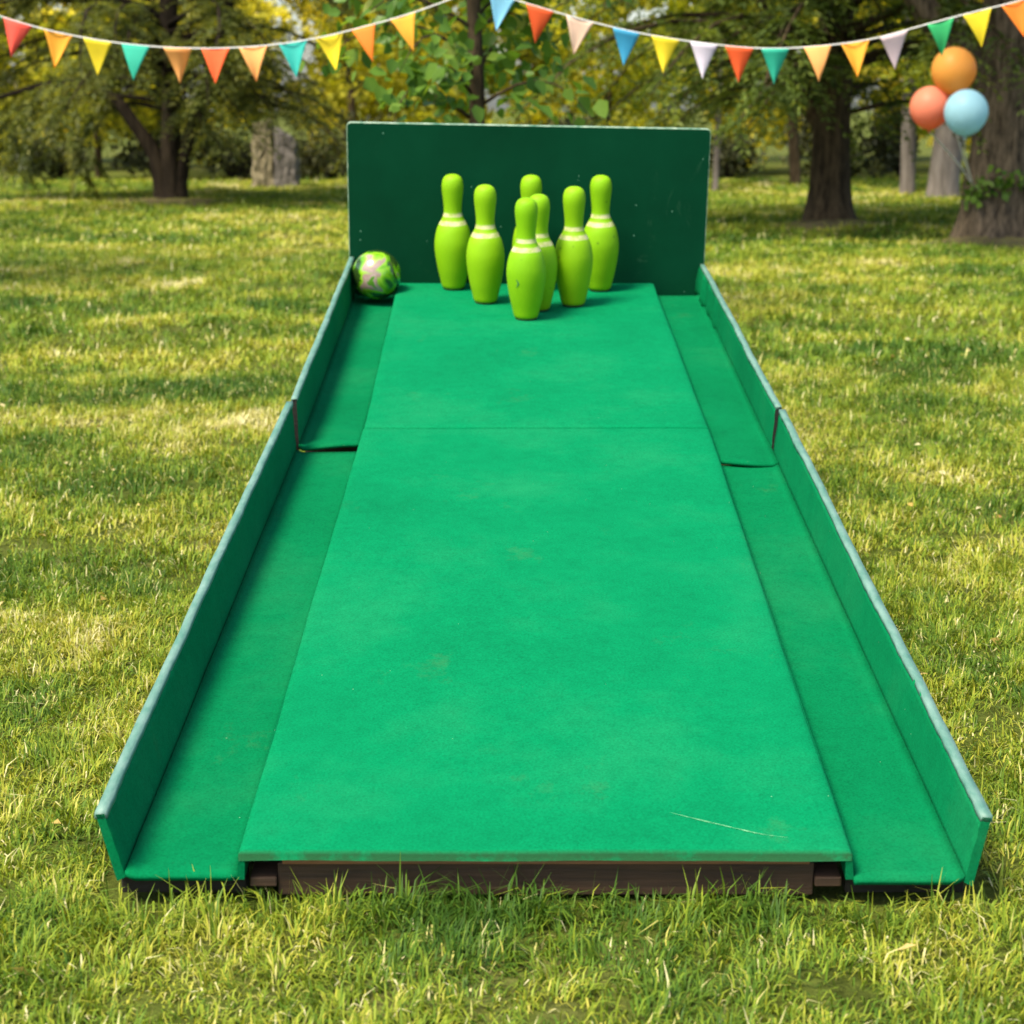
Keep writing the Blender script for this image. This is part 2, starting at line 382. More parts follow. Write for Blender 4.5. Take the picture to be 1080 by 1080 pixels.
# ------------------------------------------------------------------ lawn grass (nobody could count it)
LANE = dict(x=.0444, y=2.3227, z=.0023, tilt=6.65)
def grass_field(y0, y1, k, margin, dens, ln, wd, seed):
    r = np.random.default_rng(seed)
    n = int(dens * (y1 - y0) * (2 * (k * y1 + margin)))
    y = r.uniform(y0, y1, n); x = r.uniform(-1, 1, n) * (k * y1 + margin)
    keep = np.abs(x) < k * y + margin
    # tufts: blades gather round tuft centres
    x, y = x[keep], y[keep]
    cl = .5 + .5 * noise2(x, y, .16, seed + 1)
    bare = noise2(x, y, .55, 77)
    keep = (r.random(len(x)) < np.clip(.55 + .55 * cl, .15, 1)) & ~((bare > 1.05) & (r.random(len(x)) < .7))
    u = x - LANE['x']; v = y - LANE['y']
    keep &= ~((np.abs(u) < .56) & (v > .002) & (v < 3.62))
    keep &= ~((np.abs(u) < .60) & (v > -.004) & (v < .5))
    x, y, cl = x[keep], y[keep], cl[keep]; n = len(x)
    a = 2.6 * noise2(x, y, .22, 55) + r.normal(0, 1.0, n)
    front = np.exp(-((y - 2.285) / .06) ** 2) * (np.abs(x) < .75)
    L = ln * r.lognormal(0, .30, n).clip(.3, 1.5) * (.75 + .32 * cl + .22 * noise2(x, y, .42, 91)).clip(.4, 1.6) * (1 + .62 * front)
    W = wd * r.uniform(.6, 1.25, n)
    lean = np.abs(r.normal(1.0, .5, n)).clip(.05, 1.5)
    z = ground_h(x, y) - .004
    base = np.stack([x, y, z], 1)
    d = np.stack([np.cos(a), np.sin(a), np.zeros(n)], 1); s = np.stack([-np.sin(a), np.cos(a), np.zeros(n)], 1)
    up = np.array([0, 0, 1.])
    th1 = lean * .55; th2 = np.minimum(lean * 1.7, 2.0)
    p1 = base + (d * np.sin(th1)[:, None] + up * np.cos(th1)[:, None]) * (L * .55)[:, None]
    p2 = p1 + (d * np.sin(th2)[:, None] + up * np.cos(th2)[:, None]) * (L * .45)[:, None]
    p2[:, 2] = np.maximum(p2[:, 2], z + .004)
    w = s * W[:, None] * .5
    V = np.stack([base - w, base + w, p1 - w * .85, p1 + w * .85, p2 - w * .12, p2 + w * .12], 1).reshape(-1, 3)
    b = np.arange(n)[:, None] * 6
    F = np.concatenate([b + np.array([[0, 1, 3, 2]]), b + np.array([[2, 3, 5, 4]])], 0)
    tone = .37 + .18 * noise2(x, y, 1.1, 21) + .07 * noise2(x, y, 2.6, 23) + .09 * noise2(x, y, .25, 22) + r.normal(0, .16 if y1 < 8 else .09, n) + .17 * noise2(x * .45, y, 2.8, 29) * (y > 5) + .05 * np.clip((y - 5) / 6, 0, 1) - .16 * front  # stretched far noise paints sun and shade patches into the blade colour
    straw = r.random(n) < .06 * (1 - .8 * front); tone[straw] = r.uniform(.78, 1, straw.sum())
    tone = tone.clip(0, 1); T = np.repeat(tone, 6); 
    return V, F, T
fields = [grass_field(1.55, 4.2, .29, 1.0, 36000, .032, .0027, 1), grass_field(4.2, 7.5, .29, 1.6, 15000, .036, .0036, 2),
          grass_field(7.5, 14, .29, 2.4, 3800, .045, .0075, 3), grass_field(14, 27, .29, 3.0, 1300, .05, .014, 4)]
Vs, Fs, Ts, b = [], [], [], 0
for V, F, T in fields:
    Vs.append(V); Fs.append(F + b); Ts.append(T); b += len(V)
lawn = link('grass', np_mesh('grass', np.concatenate(Vs), np.concatenate(Fs), np.concatenate(Ts)), GRASS)
tag(lawn, 'short green and straw coloured lawn grass covering the ground', 'grass', kind='stuff')

# ------------------------------------------------------------------ foliage tools (fallen leaves further down)
def leaf_quads(Cn, D, Nn, L, W, tone, fold=.25):
    D = D / np.linalg.norm(D, axis=1, keepdims=True)
    S = np.cross(Nn, D); S /= (np.linalg.norm(S, axis=1, keepdims=True) + 1e-9)
    Nn = np.cross(D, S)
    L = np.asarray(L)[:, None]; W = np.asarray(W)[:, None]
    V = np.stack([Cn - D * L * .5, Cn - D * L * .02 + S * W * .5 + Nn * W * fold, Cn + D * L * .5, Cn - D * L * .02 - S * W * .5 + Nn * W * fold], 1).reshape(-1, 3)
    F = np.arange(len(Cn) * 4).reshape(-1, 4)
    return V, F, np.repeat(tone, 4)

def rand_unit(r, n):
    v = r.normal(size=(n, 3)); return v / np.linalg.norm(v, axis=1, keepdims=True)

def blob_leaves(r, blobs, per, L, W, tone0, spread=.16, shell=.45, droop=0):
    """leaf clusters through the volume of uneven blobs (centre, radii)"""
    P = []; T = []
    for (c, rad) in blobs:
        n = int(per * rad[0] * rad[1] * rad[2] ** .5)
        u = rand_unit(r, n); q = r.random(n) ** shell
        q *= 1 + .25 * np.sin(u[:, 0] * 5 + c[0] * 3) * np.cos(u[:, 2] * 4 + c[1] * 2)
        P.append(np.array(c) + u * q[:, None] * np.array(rad)); T.append(np.full(n, tone0 + r.normal(0, .09)))
    P = np.concatenate(P); T = np.concatenate(T) + r.normal(0, spread, len(P)); n = len(P)
    D = rand_unit(r, n); D[:, 2] -= droop
    return leaf_quads(P, D, rand_unit(r, n), L * r.uniform(.6, 1.35, n), W * r.uniform(.6, 1.3, n), T.clip(0, 1))

def cat_leaf(parts):
    Vs, Fs, Ts, b = [], [], [], 0
    for V, F, T in parts:
        Vs.append(V); Fs.append(F + b); Ts.append(T); b += len(V)
    return np.concatenate(Vs), np.concatenate(Fs), np.concatenate(Ts)

def conifer_crown(r, starts, step, L, W, tone0, droop, twl):
    """drooping sprays: starts = list of branch polylines"""
    P, D, T, S = [], [], [], []
    for pts in starts:
        pts = np.array(pts); seg = np.linalg.norm(np.diff(pts, axis=0), axis=1); tot = seg.sum(); cum = np.concatenate([[0], np.cumsum(seg)])
        bt = tone0 + r.normal(0, .12)
        ntw = max(4, int(tot / .068))
        for j in range(ntw):
            t = r.uniform(.12, 1.0) ** .8
            d = t * tot; i = min(np.searchsorted(cum, d) - 1, len(seg) - 1); i = max(i, 0)
            o = pts[i] + (pts[i+1] - pts[i]) * ((d - cum[i]) / seg[i]); dirb = (pts[i+1] - pts[i]) / seg[i]
            side = np.cross(dirb, [0, 0, 1.]); side /= np.linalg.norm(side) + 1e-9
            sg = r.choice([-1, 1]); tl = twl * r.uniform(.5, 1.2) * (1.15 - .55 * t)
            dv = dirb * r.uniform(.35, .9) + side * sg * r.uniform(.4, 1.0) + np.array([0, 0, r.normal(-.05, .25)])
            dv /= np.linalg.norm(dv)
            m = max(3, int(tl / step)); q = np.linspace(.05, 1, m)
            pos = o + dv * (q * tl)[:, None] + np.array([0, 0, -1.]) * (droop * tl * q ** 2)[:, None]
            dd = dv + np.array([0, 0, -1.]) * (2 * droop * q)[:, None]
            for sgn in (-1, 1):
                sd_ = np.cross(dd, [0, 0, 1.]); sd_ /= np.linalg.norm(sd_, axis=1, keepdims=True) + 1e-9
                ld = dd * .8 + sd_ * sgn * .8 + r.normal(0, .25, (m, 3)); ld /= np.linalg.norm(ld, axis=1, keepdims=True)
                P.append(pos + ld * L * .4); D.append(ld); T.append(np.full(m, bt) + .25 * (q - .5) + r.normal(0, .12, m)); S.append(np.full(m, 1.) - .35 * q)
    P = np.concatenate(P); D = np.concatenate(D); T = np.concatenate(T).clip(0, 1); S = np.concatenate(S); n = len(P)
    Nn = np.tile([0, 0, 1.], (n, 1)) + r.normal(0, .45, (n, 3))
    return leaf_quads(P, D, Nn, L * S * r.uniform(.7, 1.3, n), W * S * r.uniform(.7, 1.3, n), T)

def branches(r, z0, z1, n, rad_lo, rad_hi, rise, drop, az=None, mz=1.0, r0=.1):
    out = []
    for i in range(n):
        z = z0 + (z1 - z0) * ((i + r.random()) / n) ** mz
        a = r.uniform(0, 6.283) if az is None else az(r)
        ln = rad_lo + (rad_hi - rad_lo) * (z - z0) / (z1 - z0); ln *= r.uniform(.7, 1.15)
        d = np.array([math.cos(a), math.sin(a), 0]); bend = r.normal(0, .25)
        sd_ = np.array([-math.sin(a), math.cos(a), 0])
        q = np.linspace(0, 1, 7)
        pts = [d * (r0 + ln * t) + sd_ * bend * ln * t * t + np.array([0, 0, z + rise * ln * math.sin(t * 2.2) * .6 - drop * ln * t * t * t]) for t in q]
        out.append(pts)
    return out

def make_tree(name, loc, label, cat, stems, bark, brs, leaf, leafmat, group=None, limb_r=.035, ridge=.05, nside=18, extra=None):
    root = empty(name, loc); tag(root, label, cat, group)
    mb = MB()
    for k, (pts, rad) in enumerate(stems):
        pp = catmull(pts, 5); n = len(pp); rr = np.interp(np.linspace(0, len(pts) - 1, n), range(len(pts)), rad)
        mb.tube(pp, list(rr), nside, ridge, seed=k + 3)
    for b_ in brs:
        n = len(b_); ln = sum((Vector(b_[i+1]) - Vector(b_[i])).length for i in range(n - 1)); r0 = limb_r * min(1.4, .45 + ln / 3.)
        mb.tube(b_, [r0 * (1 - .85 * i / (n - 1)) for i in range(n)], 6, 0)
    mb.build('trunk', bark, root, smooth=True)
    V, F, T = leaf
    link('crown', np_mesh(name + '_crown', V, F, T), leafmat, root)
    return root

# ---- left cedar with three stems
r = np.random.default_rng(5)
stems = [([(0, 0, -.1), (0, 0, .12), (.02, 0, .55), (.06, .02, 1.3), (.05, 0, 2.6), (.02, 0, 5), (0, 0, 8.6)], [.22, .13, .105, .10, .09, .07, .02]),
         ([(-.07, .0, -.1), (-.08, -.02, .15), (-.15, -.04, .50), (-.32, -.06, .78), (-.50, -.08, 1.03), (-.78, -.1, 1.20), (-1.25, -.1, 1.22), (-1.9, -.15, 1.05)], [.13, .095, .078, .07, .065, .056, .042, .015]),
         ([(.10, .0, -.1), (.105, .0, .2), (.19, .02, .55), (.33, .03, .95), (.52, .05, 1.5), (.75, .1, 2.4), (.95, .1, 4.2)], [.12, .085, .075, .07, .06, .05, .02])]
low = branches(r, .95, 1.7, 30, 1.9, 2.3, .12, .30); mid = branches(r, 1.6, 3.4, 52, 2.6, 2.4, .2, .26); hi = branches(r, 3.6, 8.4, 26, 2.2, .5, .25, .25)
hang = []
for (x, y, z, ln) in [(-.75, -.3, 1.15, .95), (-1.0, -.2, 1.18, .85), (-.55, -.5, 1.05, .65), (-1.45, 0, 1.15, .8), (-1.2, -.4, 1.2, .9)]:
    hang.append([(x, y, z), (x - .1, y - .05, z - .05), (x - .16, y - .08, z - .3 * ln), (x - .17, y - .08, z - .65 * ln), (x - .15, y - .1, z - ln)])
lf = cat_leaf([conifer_crown(r, low + mid, .045, .105, .030, .38, .35, .55), conifer_crown(r, hi, .09, .22, .07, .42, .3, .6), conifer_crown(r, hang, .028, .10, .035, .22, .45, .42)])
make_tree('cedar_tree', (-3.69, 20.73, 0), 'dark spreading conifer on the left with three stems forking from its base', 'tree', stems, BARK, low + mid + hi, lf, CEDAR, limb_r=.028)

# ---- middle fir
r = np.random.default_rng(8)
stems = [([(.02, 0, -.15), (0, 0, .05), (-.01, 0, .30), (-.01, 0, .8), (0, 0, 1.6), (0, 0, 3), (0, 0, 9.5)], [.33, .24, .18, .158, .15, .13, .02]),
         ([(-.05, .02, .82), (-.22, .05, 1.02), (-.34, .07, 1.25), (-.55, .1, 1.7), (-.9, .1, 2.4)], [.08, .072, .06, .05, .02])]
low = branches(r, .95, 1.6, 26, 1.5, 2.2, .2, .28, r0=.15); mid = branches(r, 1.5, 3.4, 54, 2.6, 2.4, .2, .3, r0=.15); hi = branches(r, 3.4, 9.2, 28, 2.1, .4, .2, .25)
lf = cat_leaf([conifer_crown(r, low + mid, .045, .10, .03, .40, .3, .50), conifer_crown(r, hi, .09, .22, .07, .42, .3, .55)])
make_tree('fir_tree', (2.73, 16.47, 0), 'dark conifer with a single thick brown trunk, between the backboard and the balloons', 'tree', stems, BARK_M, low + mid + hi, lf, FIR, limb_r=.026)

# ---- right big tree (trunk, limb off to the upper left)
r = np.random.default_rng(13)
stems = [([(0, 0, -.15), (0, 0, .03), (.0, 0, .25), (.02, 0, .7), (.03, 0, 1.3), (.06, 0, 2.2), (.1, 0, 4), (.1, 0, 8.5)], [.46, .335, .28, .25, .235, .22, .17, .03]),
         ([(-.02, .02, 1.12), (-.28, .06, 1.36), (-.50, .1, 1.60), (-.75, .12, 1.95), (-1.1, .2, 2.7), (-1.6, .3, 4.2)], [.14, .115, .105, .09, .07, .02])]
low = branches(r, 1.75, 2.5, 14, 1.2, 1.9, .25, .25, r0=.2); mid = branches(r, 2.2, 4.2, 34, 2.4, 2.6, .25, .3, r0=.2); hi = branches(r, 4.2, 8.3, 22, 2.4, .6, .2, .25)
lf = cat_leaf([conifer_crown(r, low + mid, .05, .11, .034, .40, .3, .5), conifer_crown(r, hi, .1, .24, .08, .42, .3, .55)])
big = make_tree('oak_tree', (3.68, 14.51, 0), 'thick furrowed trunk at the right edge, behind the three balloons', 'tree', stems, BARK_R, low + mid + hi, lf, FIR, limb_r=.03, ridge=.075, nside=30)
# ivy sprig wrapped round that trunk
n = 130; a = r.uniform(-2.7, .1, n); hz = .42 + .05 * np.sin(a * 3) + r.normal(0, .045, n)
P = np.stack([np.cos(a) * .315, np.sin(a) * .315, hz], 1) + r.normal(0, .02, (n, 3)); Nn = np.stack([np.cos(a), np.sin(a), .4 + 0 * a], 1)
V, F, T = leaf_quads(P, rand_unit(r, n) - np.array([0, 0, .4]), Nn + r.normal(0, .3, (n, 3)), r.uniform(.04, .085, n), r.uniform(.03, .065, n), r.uniform(0, 1, n))
iv = link('ivy', np_mesh('ivy', V, F, T), IVY); iv.location = (3.68, 14.51, 0); tag(iv, 'green ivy sprig wrapped round the thick right trunk near its foot', 'ivy')

# ---- soil mounds
def mound(name, loc, rx, ry, h, seed):
    n, m_ = 40, 9; V = [(0, 0, h)]; F = []; rr = random.Random(seed)
    for i in range(1, m_ + 1):
        t = i / m_
        for k in range(n):
            q = 2 * math.pi * k / n
            w = 1 + .16 * math.sin(3 * q + seed) + .1 * math.sin(7 * q + seed * 2)
            V.append((rx * t * w * math.cos(q), ry * t * w * math.sin(q), h * (1 - t * t) ** 1.3 + rr.uniform(-.008, .008) - .03 * t))
    for k in range(n): F.append((0, 1 + k, 1 + (k + 1) % n))
    for i in range(m_ - 1):
        for k in range(n):
            b0 = 1 + i * n; F.append((b0 + k, b0 + n + k, b0 + n + (k + 1) % n, b0 + (k + 1) % n))
    o = link(name, py_mesh(name, V, F), LITTER); o.location = loc; tag(o, kind='structure')
mound('soil_mound', (-3.69, 20.6, 0), 1.25, .8, .035, 1); mound('soil_mound', (2.73, 16.3, 0), .75, .6, .07, 2); mound('soil_mound', (3.6, 14.3, 0), .75, .55, .065, 3)

r = np.random.default_rng(71); n = 520; y = r.uniform(2, 20, n) ** 1.0; x = r.uniform(-1, 1, n) * (.3 * y + .8)
k = ~((np.abs(x - .044) < .62) & (y > 2.2) & (y < 6)); x, y = x[k], y[k]; n = len(x)
P = np.stack([x, y, ground_h(x, y) + r.uniform(.014, .03, n)], 1); D = rand_unit(r, n); D[:, 2] *= .3
V, F, T = leaf_quads(P, D, np.tile([0, 0, 1.], (n, 1)) + r.normal(0, .4, (n, 3)), r.uniform(.012, .030, n), r.uniform(.008, .018, n), r.uniform(0, 1, n))
fl0 = link('fallen_leaves', np_mesh('fallen_leaves', V, F, T), leaf_mat('dry_leaves', [(0, (.20, .10, .03)), (.5, (.42, .30, .08)), (1, (.55, .50, .30))], .2)); tag(fl0, 'small dry fallen leaves scattered over the lawn', 'fallen leaves', kind='stuff')

# ---- broad-leaved young tree behind the backboard
r = np.random.default_rng(21)
stems = [([(0, 0, -.05), (.0, 0, .5), (.02, 0, 1.0), (.0, .02, 1.6), (-.04, 0, 2.6), (-.03, 0, 3.5)], [.05, .042, .036, .032, .022, .008])]
brs = branches(r, .92, 3.3, 46, .62, .5, .5, .35, r0=.02)
P, D, T = [], [], []
for b_ in brs:
    b_ = np.array(b_); m_ = 44
    q = r.uniform(.15, 1, m_); i = np.minimum((q * 6).astype(int), 5); f_ = q * 6 - i
    pos = b_[i] + (b_[i+1] - b_[i]) * f_[:, None] + r.normal(0, .085, (m_, 3)); P.append(pos)
    d = (b_[i+1] - b_[i]); d /= np.linalg.norm(d, axis=1, keepdims=True); D.append(d * .5 + r.normal(0, .5, (m_, 3)) - np.array([0, 0, .45])); T.append(r.normal(.45, .22, m_))
P = np.concatenate(P); D = np.concatenate(D); T = np.concatenate(T).clip(0, 1); n = len(P)
D /= np.linalg.norm(D, axis=1, keepdims=True); Nn = np.tile([0, -.3, 1.], (n, 1)) + r.normal(0, .55, (n, 3))
S = np.cross(Nn, D); S /= np.linalg.norm(S, axis=1, keepdims=True); Nn = np.cross(D, S); L = r.uniform(.042, .10, n)[:, None]
# six-sided pointed leaf with a folded mid-rib: two quads
V = np.stack([P, P + D * L * .30 + S * L * .42 + Nn * L * .12, P + D * L * .72 + S * L * .28 + Nn * L * .08, P + D * L, P + D * L * .72 - S * L * .28 + Nn * L * .08, P + D * L * .30 - S * L * .42 + Nn * L * .12], 1).reshape(-1, 3)
b0 = np.arange(n)[:, None] * 6; F = np.concatenate([b0 + np.array([[0, 1, 2, 3]]), b0 + np.array([[0, 3, 4, 5]])], 0)
make_tree('maple_sapling', (-.18, 8.9, 0), 'slender young tree with large bright leaves right behind the backboard', 'tree', stems, BARK_M, brs, (V, F, np.repeat(T, 6)), BROAD, limb_r=.014, ridge=.02, nside=10)

# ---- pale-trunked trees far right
def far_tree(name, loc, label, h, tr, low_z, cr, seed, mat_l, bark, group=None, per=900, tone=.5):
    r = np.random.default_rng(seed)
    lean = r.normal(0, .06)
    stems = [([(0, 0, -.1), (0, 0, .15), (lean, 0, 1.2), (lean * 2, 0, h * .5), (lean * 2, 0, h * .9)], [tr * 1.35, tr * 1.05, tr * .95, tr * .7, tr * .15])]
    blobs = []
    for i in range(9):
        z = low_z + (h - low_z) * (i + .5) / 9; k = math.sin(math.pi * min(1, (i + 1.3) / 10)) ** .6
        a = r.uniform(0, 6.28); q = cr * k * r.uniform(.2, .7)
        blobs.append(((lean * 2 + q * math.cos(a), q * math.sin(a), z), (cr * k * r.uniform(.45, .7),) * 2 + ((h - low_z) / 9 * r.uniform(.6, 1.0),)))
    brs = [[(lean, 0, b_[0][2] - .5), tuple((np.array(b_[0]) * .5 + np.array([lean, 0, b_[0][2] - .4]) * .5)), b_[0]] for b_ in blobs]
    return make_tree(name, loc, label, 'tree', stems, bark, brs, blob_leaves(r, blobs, per, .14, .10, tone), mat_l, group, limb_r=.03, nside=12)
far_tree('birch_tree', (4.59, 22.3, 0), 'slimmer pale grey trunk to the left of the coral balloon, under lime foliage', 6.5, .085, .95, 1.7, 31, LIME, BARK_P)
far_tree('birch_tree', (4.90, 21.8, 0), 'stouter pale grey trunk below the blue balloon', 7.5, .17, 1.15, 1.9, 32, LIME, BARK_P)
far_tree('birch_tree', (2.50, 23.6, 0), 'thin pale trunk right beside the right edge of the backboard', 6, .035, 1.0, 1.3, 33, LIME, BARK_P)
far_tree('birch_tree', (3.62, 24.6, 0), 'slim dark trunk close behind the trunk of the middle conifer', 7, .07, 1.1, 1.6, 36, WOODLEAF, BARK_M)
far_tree('lime_tree', (-5.9, 27.5, 0), 'sunlit yellow green tree at the far left beyond the cedar', 6, .05, .6, 2.1, 34, LIME, BARK_M, tone=.8)
far_tree('shade_tree', (-5.6, 9.6, 0), 'unseen leafy tree off the left edge of the near lawn, shading the grass', 6.2, .14, 2.0, 2.2, 37, BROAD, BARK_M, per=420)  # out-of-view trees put in to cast dappled shade on the lawn
far_tree('shade_tree', (-7.2, 14.0, 0), 'unseen leafy tree off the left edge of the far lawn, shading the grass', 7, .16, 2.2, 2.4, 38, BROAD, BARK_M, per=420)
far_tree('lime_tree', (-2.3, 28.5, 0), 'sunlit yellow green tree left of the backboard, behind the dark hedge', 6, .06, .75, 1.7, 35, LIME, BARK_M, tone=.85)
far_tree('lime_tree', (1.35, 28.8, 0), 'sunlit yellow green tree above the right half of the backboard', 6, .06, .75, 1.7, 44, LIME, BARK_M, tone=.65)
far_tree('lime_tree', (4.6, 28.4, 0), 'bright lime tree seen between the middle conifer and the thick right trunk', 6, .06, .8, 1.6, 45, LIME, BARK_M, tone=.8)

# ---- hedge shrubs along the far side
def shrub(loc, rx, ry, h, label, seed, mt=SHRUB, tone=.45, per=2600, L=.10):
    r = np.random.default_rng(seed); root = empty('shrub', loc); tag(root, label, 'shrub', 'shrubs along the far side of the lawn')
    blobs = []
    for i in range(7):
        blobs.append(((r.uniform(-.6, .6) * rx, r.uniform(-.5, .5) * ry, h * r.uniform(.25, .72)), (rx * r.uniform(.4, .6), ry * r.uniform(.4, .6), h * r.uniform(.25, .36))))
    V, F, T = blob_leaves(r, blobs, per, L, L * .7, tone, shell=.38)
    V[:, 2] = np.maximum(V[:, 2], .01)
    link('foliage', np_mesh('shrub_foliage', V, F, T), mt, root)
    mb = MB()
    for b_ in blobs:
        mb.tube([(b_[0][0] * .15, b_[0][1] * .15, -.03), (b_[0][0] * .4, b_[0][1] * .4, h * .25), b_[0]], [.03, .022, .008], 6)
    mb.build('stem', BARK, root, True)
for i, (x, y, rx, h, lb, mt, tn) in enumerate([
    (-2.45, 26.6, .75, .95, 'dark brown green shrub touching the left edge of the backboard', SHRUB, .5),
    (-3.85, 27.0, .8, .75, 'low dark shrub left of the stone pier, behind the cedar trunk', SHRUB, .35),
    (-5.0, 27.2, .7, .70, 'dark shrub behind the hanging branch tips of the cedar', SHRUB, .4),
    (-6.3, 26.6, .65, .62, 'dark rounded shrub at the left end of the far hedge', SHRUB, .3),
    (-7.4, 27.2, .8, 1.2, 'olive shrub at the far left edge of the lawn', WOODLEAF, .3),
    (-1.0, 27.4, .8, 1.1, 'olive shrub hidden behind the left half of the backboard', WOODLEAF, .35),
    (.6, 27.2, .8, 1.0, 'dark shrub hidden behind the middle of the backboard', SHRUB, .45),
    (1.9, 27.6, .7, 1.1, 'olive shrub hidden behind the right half of the backboard', WOODLEAF, .3),
    (3.0, 27.0, .62, .72, 'dark shrub between the backboard and the middle conifer', SHRUB, .35),
    (4.3, 27.4, .8, 1.05, 'dark shrub right of the middle conifer trunk', SHRUB, .4),
    (5.5, 27.0, .7, 1.15, 'dark shrub behind the two pale trunks', SHRUB, .3),
    (6.9, 27.3, .8, 1.2, 'olive shrub behind the thick right trunk', WOODLEAF, .3)]):
    shrub((x, y, 0), rx, .55, h, lb, 60 + i, mt, tn)

# ---- stone pier (two rough blocks standing together)
root = empty('stone_pier', (-3.07, 24.95, 0)); tag(root, 'weathered tan and grey stone gate pier beyond the lawn, right of the cedar trunk', 'stone pier')
def rough_block(name, x0, x1, y0, y1, h, m, slant, seed):
    bm = bmesh.new(); bmesh.ops.create_cube(bm, size=1)
    for v in bm.verts:
        t = v.co.z + .5
        v.co = Vector((x0 + (v.co.x + .5) * (x1 - x0) + (.03 * t if v.co.x < 0 else -.02 * t), y0 + (v.co.y + .5) * (y1 - y0), t * (h - slant * (v.co.x + .5)) - .03 * (1 - t)))
    bmesh.ops.subdivide_edges(bm, edges=bm.edges[:], cuts=7, use_grid_fill=True)
    rr = random.Random(seed)
    for v in bm.verts: v.co += Vector((rr.uniform(-1, 1), rr.uniform(-1, 1), rr.uniform(-1, 1))) * .022
    me = bpy.data.meshes.new(name); bm.to_mesh(me); bm.free(); link(name, me, m, root)
rough_block('pier_block', -.28, -.005, -.2, .2, .76, STONE_A, -.06, 1); rough_block('pier_block', .008, .30, -.24, .2, .72, STONE_B, .16, 2)

# ---- far woodland: reads as one mass
r = np.random.default_rng(41); parts = []
for i in range(44):
    row = i % 2; x = -14 + 28 * (i / 43) + r.normal(0, .35); y = (30.5 if row else 35) + r.normal(0, .9)
    hgt = r.uniform(6, 9); tone = r.choice([.42, .55, .65, .8, .9]); blobs = []
    for j in range(12):
        z = .5 + (hgt - .5) * (j + r.random()) / 12; k = .5 + .5 * math.sin(math.pi * (z / hgt) ** .7)
        blobs.append(((x + r.normal(0, .55), y + r.normal(0, .4), z), (.66 * k * r.uniform(.7, 1.2), .6 * k, .5 * r.uniform(.7, 1.1))))
    parts.append(blob_leaves(r, blobs, 950, .20, .15, tone, .13))
V, F, T = cat_leaf(parts)
wd = link('woodland', np_mesh('woodland', V, F, T), WOODLEAF); tag(wd, 'mass of sunlit yellow green woodland beyond the lawn', 'woodland', kind='stuff')

# ------------------------------------------------------------------ the bowling lane
ROOT = empty('bowling_lane', (LANE['x'], LANE['y'], LANE['z']), (R(LANE['tilt']), 0, 0))
tag(ROOT, 'long green carpeted garden bowling lane with two gutters, low sides and a dark green backboard', 'bowling lane')
DZ = .07; GZ_ = DZ - .037                    # deck top and gutter floor above the lane's base plane
def wob(x, y, s=1.0): return s * (math.sin(x * 7 + y * 3.1) * .5 + math.sin(y * 11 + x * 17) * .3 + math.sin(y * 23 - x * 5) * .2)

def slab(name, fx0, fx1, v0, v1, th, mt, nx=20, ny=60, top=DZ, amp=.0012, parent=ROOT, round_=.0035):
    """carpeted board: top grid with rounded-over rim that turns down to its underside"""
    V = []; F = []
    us = [0, .004, .012] + list(np.linspace(.03, .97, nx)) + [.988, .996, 1]; ts = [0, .0015, .004] + list(np.linspace(.012, .988, ny)) + [.996, .9985, 1]
    for t in ts:
        v = v0 + (v1 - v0) * t
        for u in us:
            x0, x1 = fx0(v), fx1(v); x = x0 + (x1 - x0) * u
            e = min(u, 1 - u) * (x1 - x0); e2 = min(t, 1 - t) * (v1 - v0); dd = max(0, 1 - min(e, e2) / .010)
            V.append((x + wob(v, x, .0012) * (u < .001 or u > .999), v, top + wob(x, v, amp) - round_ * dd ** 2))
    W_ = len(us); H_ = len(ts)
    for j in range(H_ - 1):
        for i in range(W_ - 1): F.append((j*W_+i, j*W_+i+1, (j+1)*W_+i+1, (j+1)*W_+i))
    rim = [i for i in range(W_)] + [j*W_ + W_-1 for j in range(1, H_)] + [(H_-1)*W_ + i for i in range(W_-2, -1, -1)] + [j*W_ for j in range(H_-2, 0, -1)]
    b = len(V); V += [(V[i][0], V[i][1], top - th + wob(V[i][0] * 2, V[i][1] * 2, .0015)) for i in rim]; k = len(rim)
    for i in range(k): F.append((rim[i], b + i, b + (i+1) % k, rim[(i+1) % k]))
    F.append(tuple(b + i for i in range(k)))
    return link(name, py_mesh(name, V, F), mt, parent)

lerp = lambda a, b, t: a + (b - a) * t
JL, JR = 1.981, 1.955
nl = lambda v: lerp(-.3996, -.3835, v / 1.97); nr = lambda v: lerp(.3972, .4045, v / 1.97)
fl = lambda v: lerp(-.3815, -.3955, (v - 1.97) / 1.59); fr = lambda v: lerp(.4035, .3900, (v - 1.97) / 1.59)
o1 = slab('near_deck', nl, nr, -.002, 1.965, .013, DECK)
o2 = slab('far_deck', fl, fr, 1.9745, 3.552, .018, DECK, top=DZ + .001)
o1['label'] = 'near half of the carpeted deck'; o2['label'] = 'far half of the carpeted deck where the pins stand'

# risers: the carpet turning down from the deck edge into each gutter
def riser(fx, v0, v1, sgn):
    V = []; F = []; n = 40
    for i in range(n + 1):
        v = v0 + (v1 - v0) * i / n; x = fx(v); w = wob(v, x, .0012)
        V += [(x + sgn * (.0005 + w * .5), v, DZ - .004), (x + sgn * (.004 + w), v, GZ_ - .004), (x - sgn * .006, v, GZ_ - .004), (x - sgn * .008, v, DZ - .008)]
    for i in range(n):
        for k in range(4):
            a = i*4 + k; b = i*4 + (k+1) % 4; F.append((a, b, b + 4, a + 4))
    F += [(0, 3, 2, 1), (n*4, n*4+1, n*4+2, n*4+3)]
    return link('riser', py_mesh('riser', V, F, False), GUT, ROOT)
riser(nl, -.001, 1.964, -1); riser(nr, -.001, 1.964, 1); riser(fl, 1.972, 3.55, -1); riser(fr, 1.972, 3.55, 1)

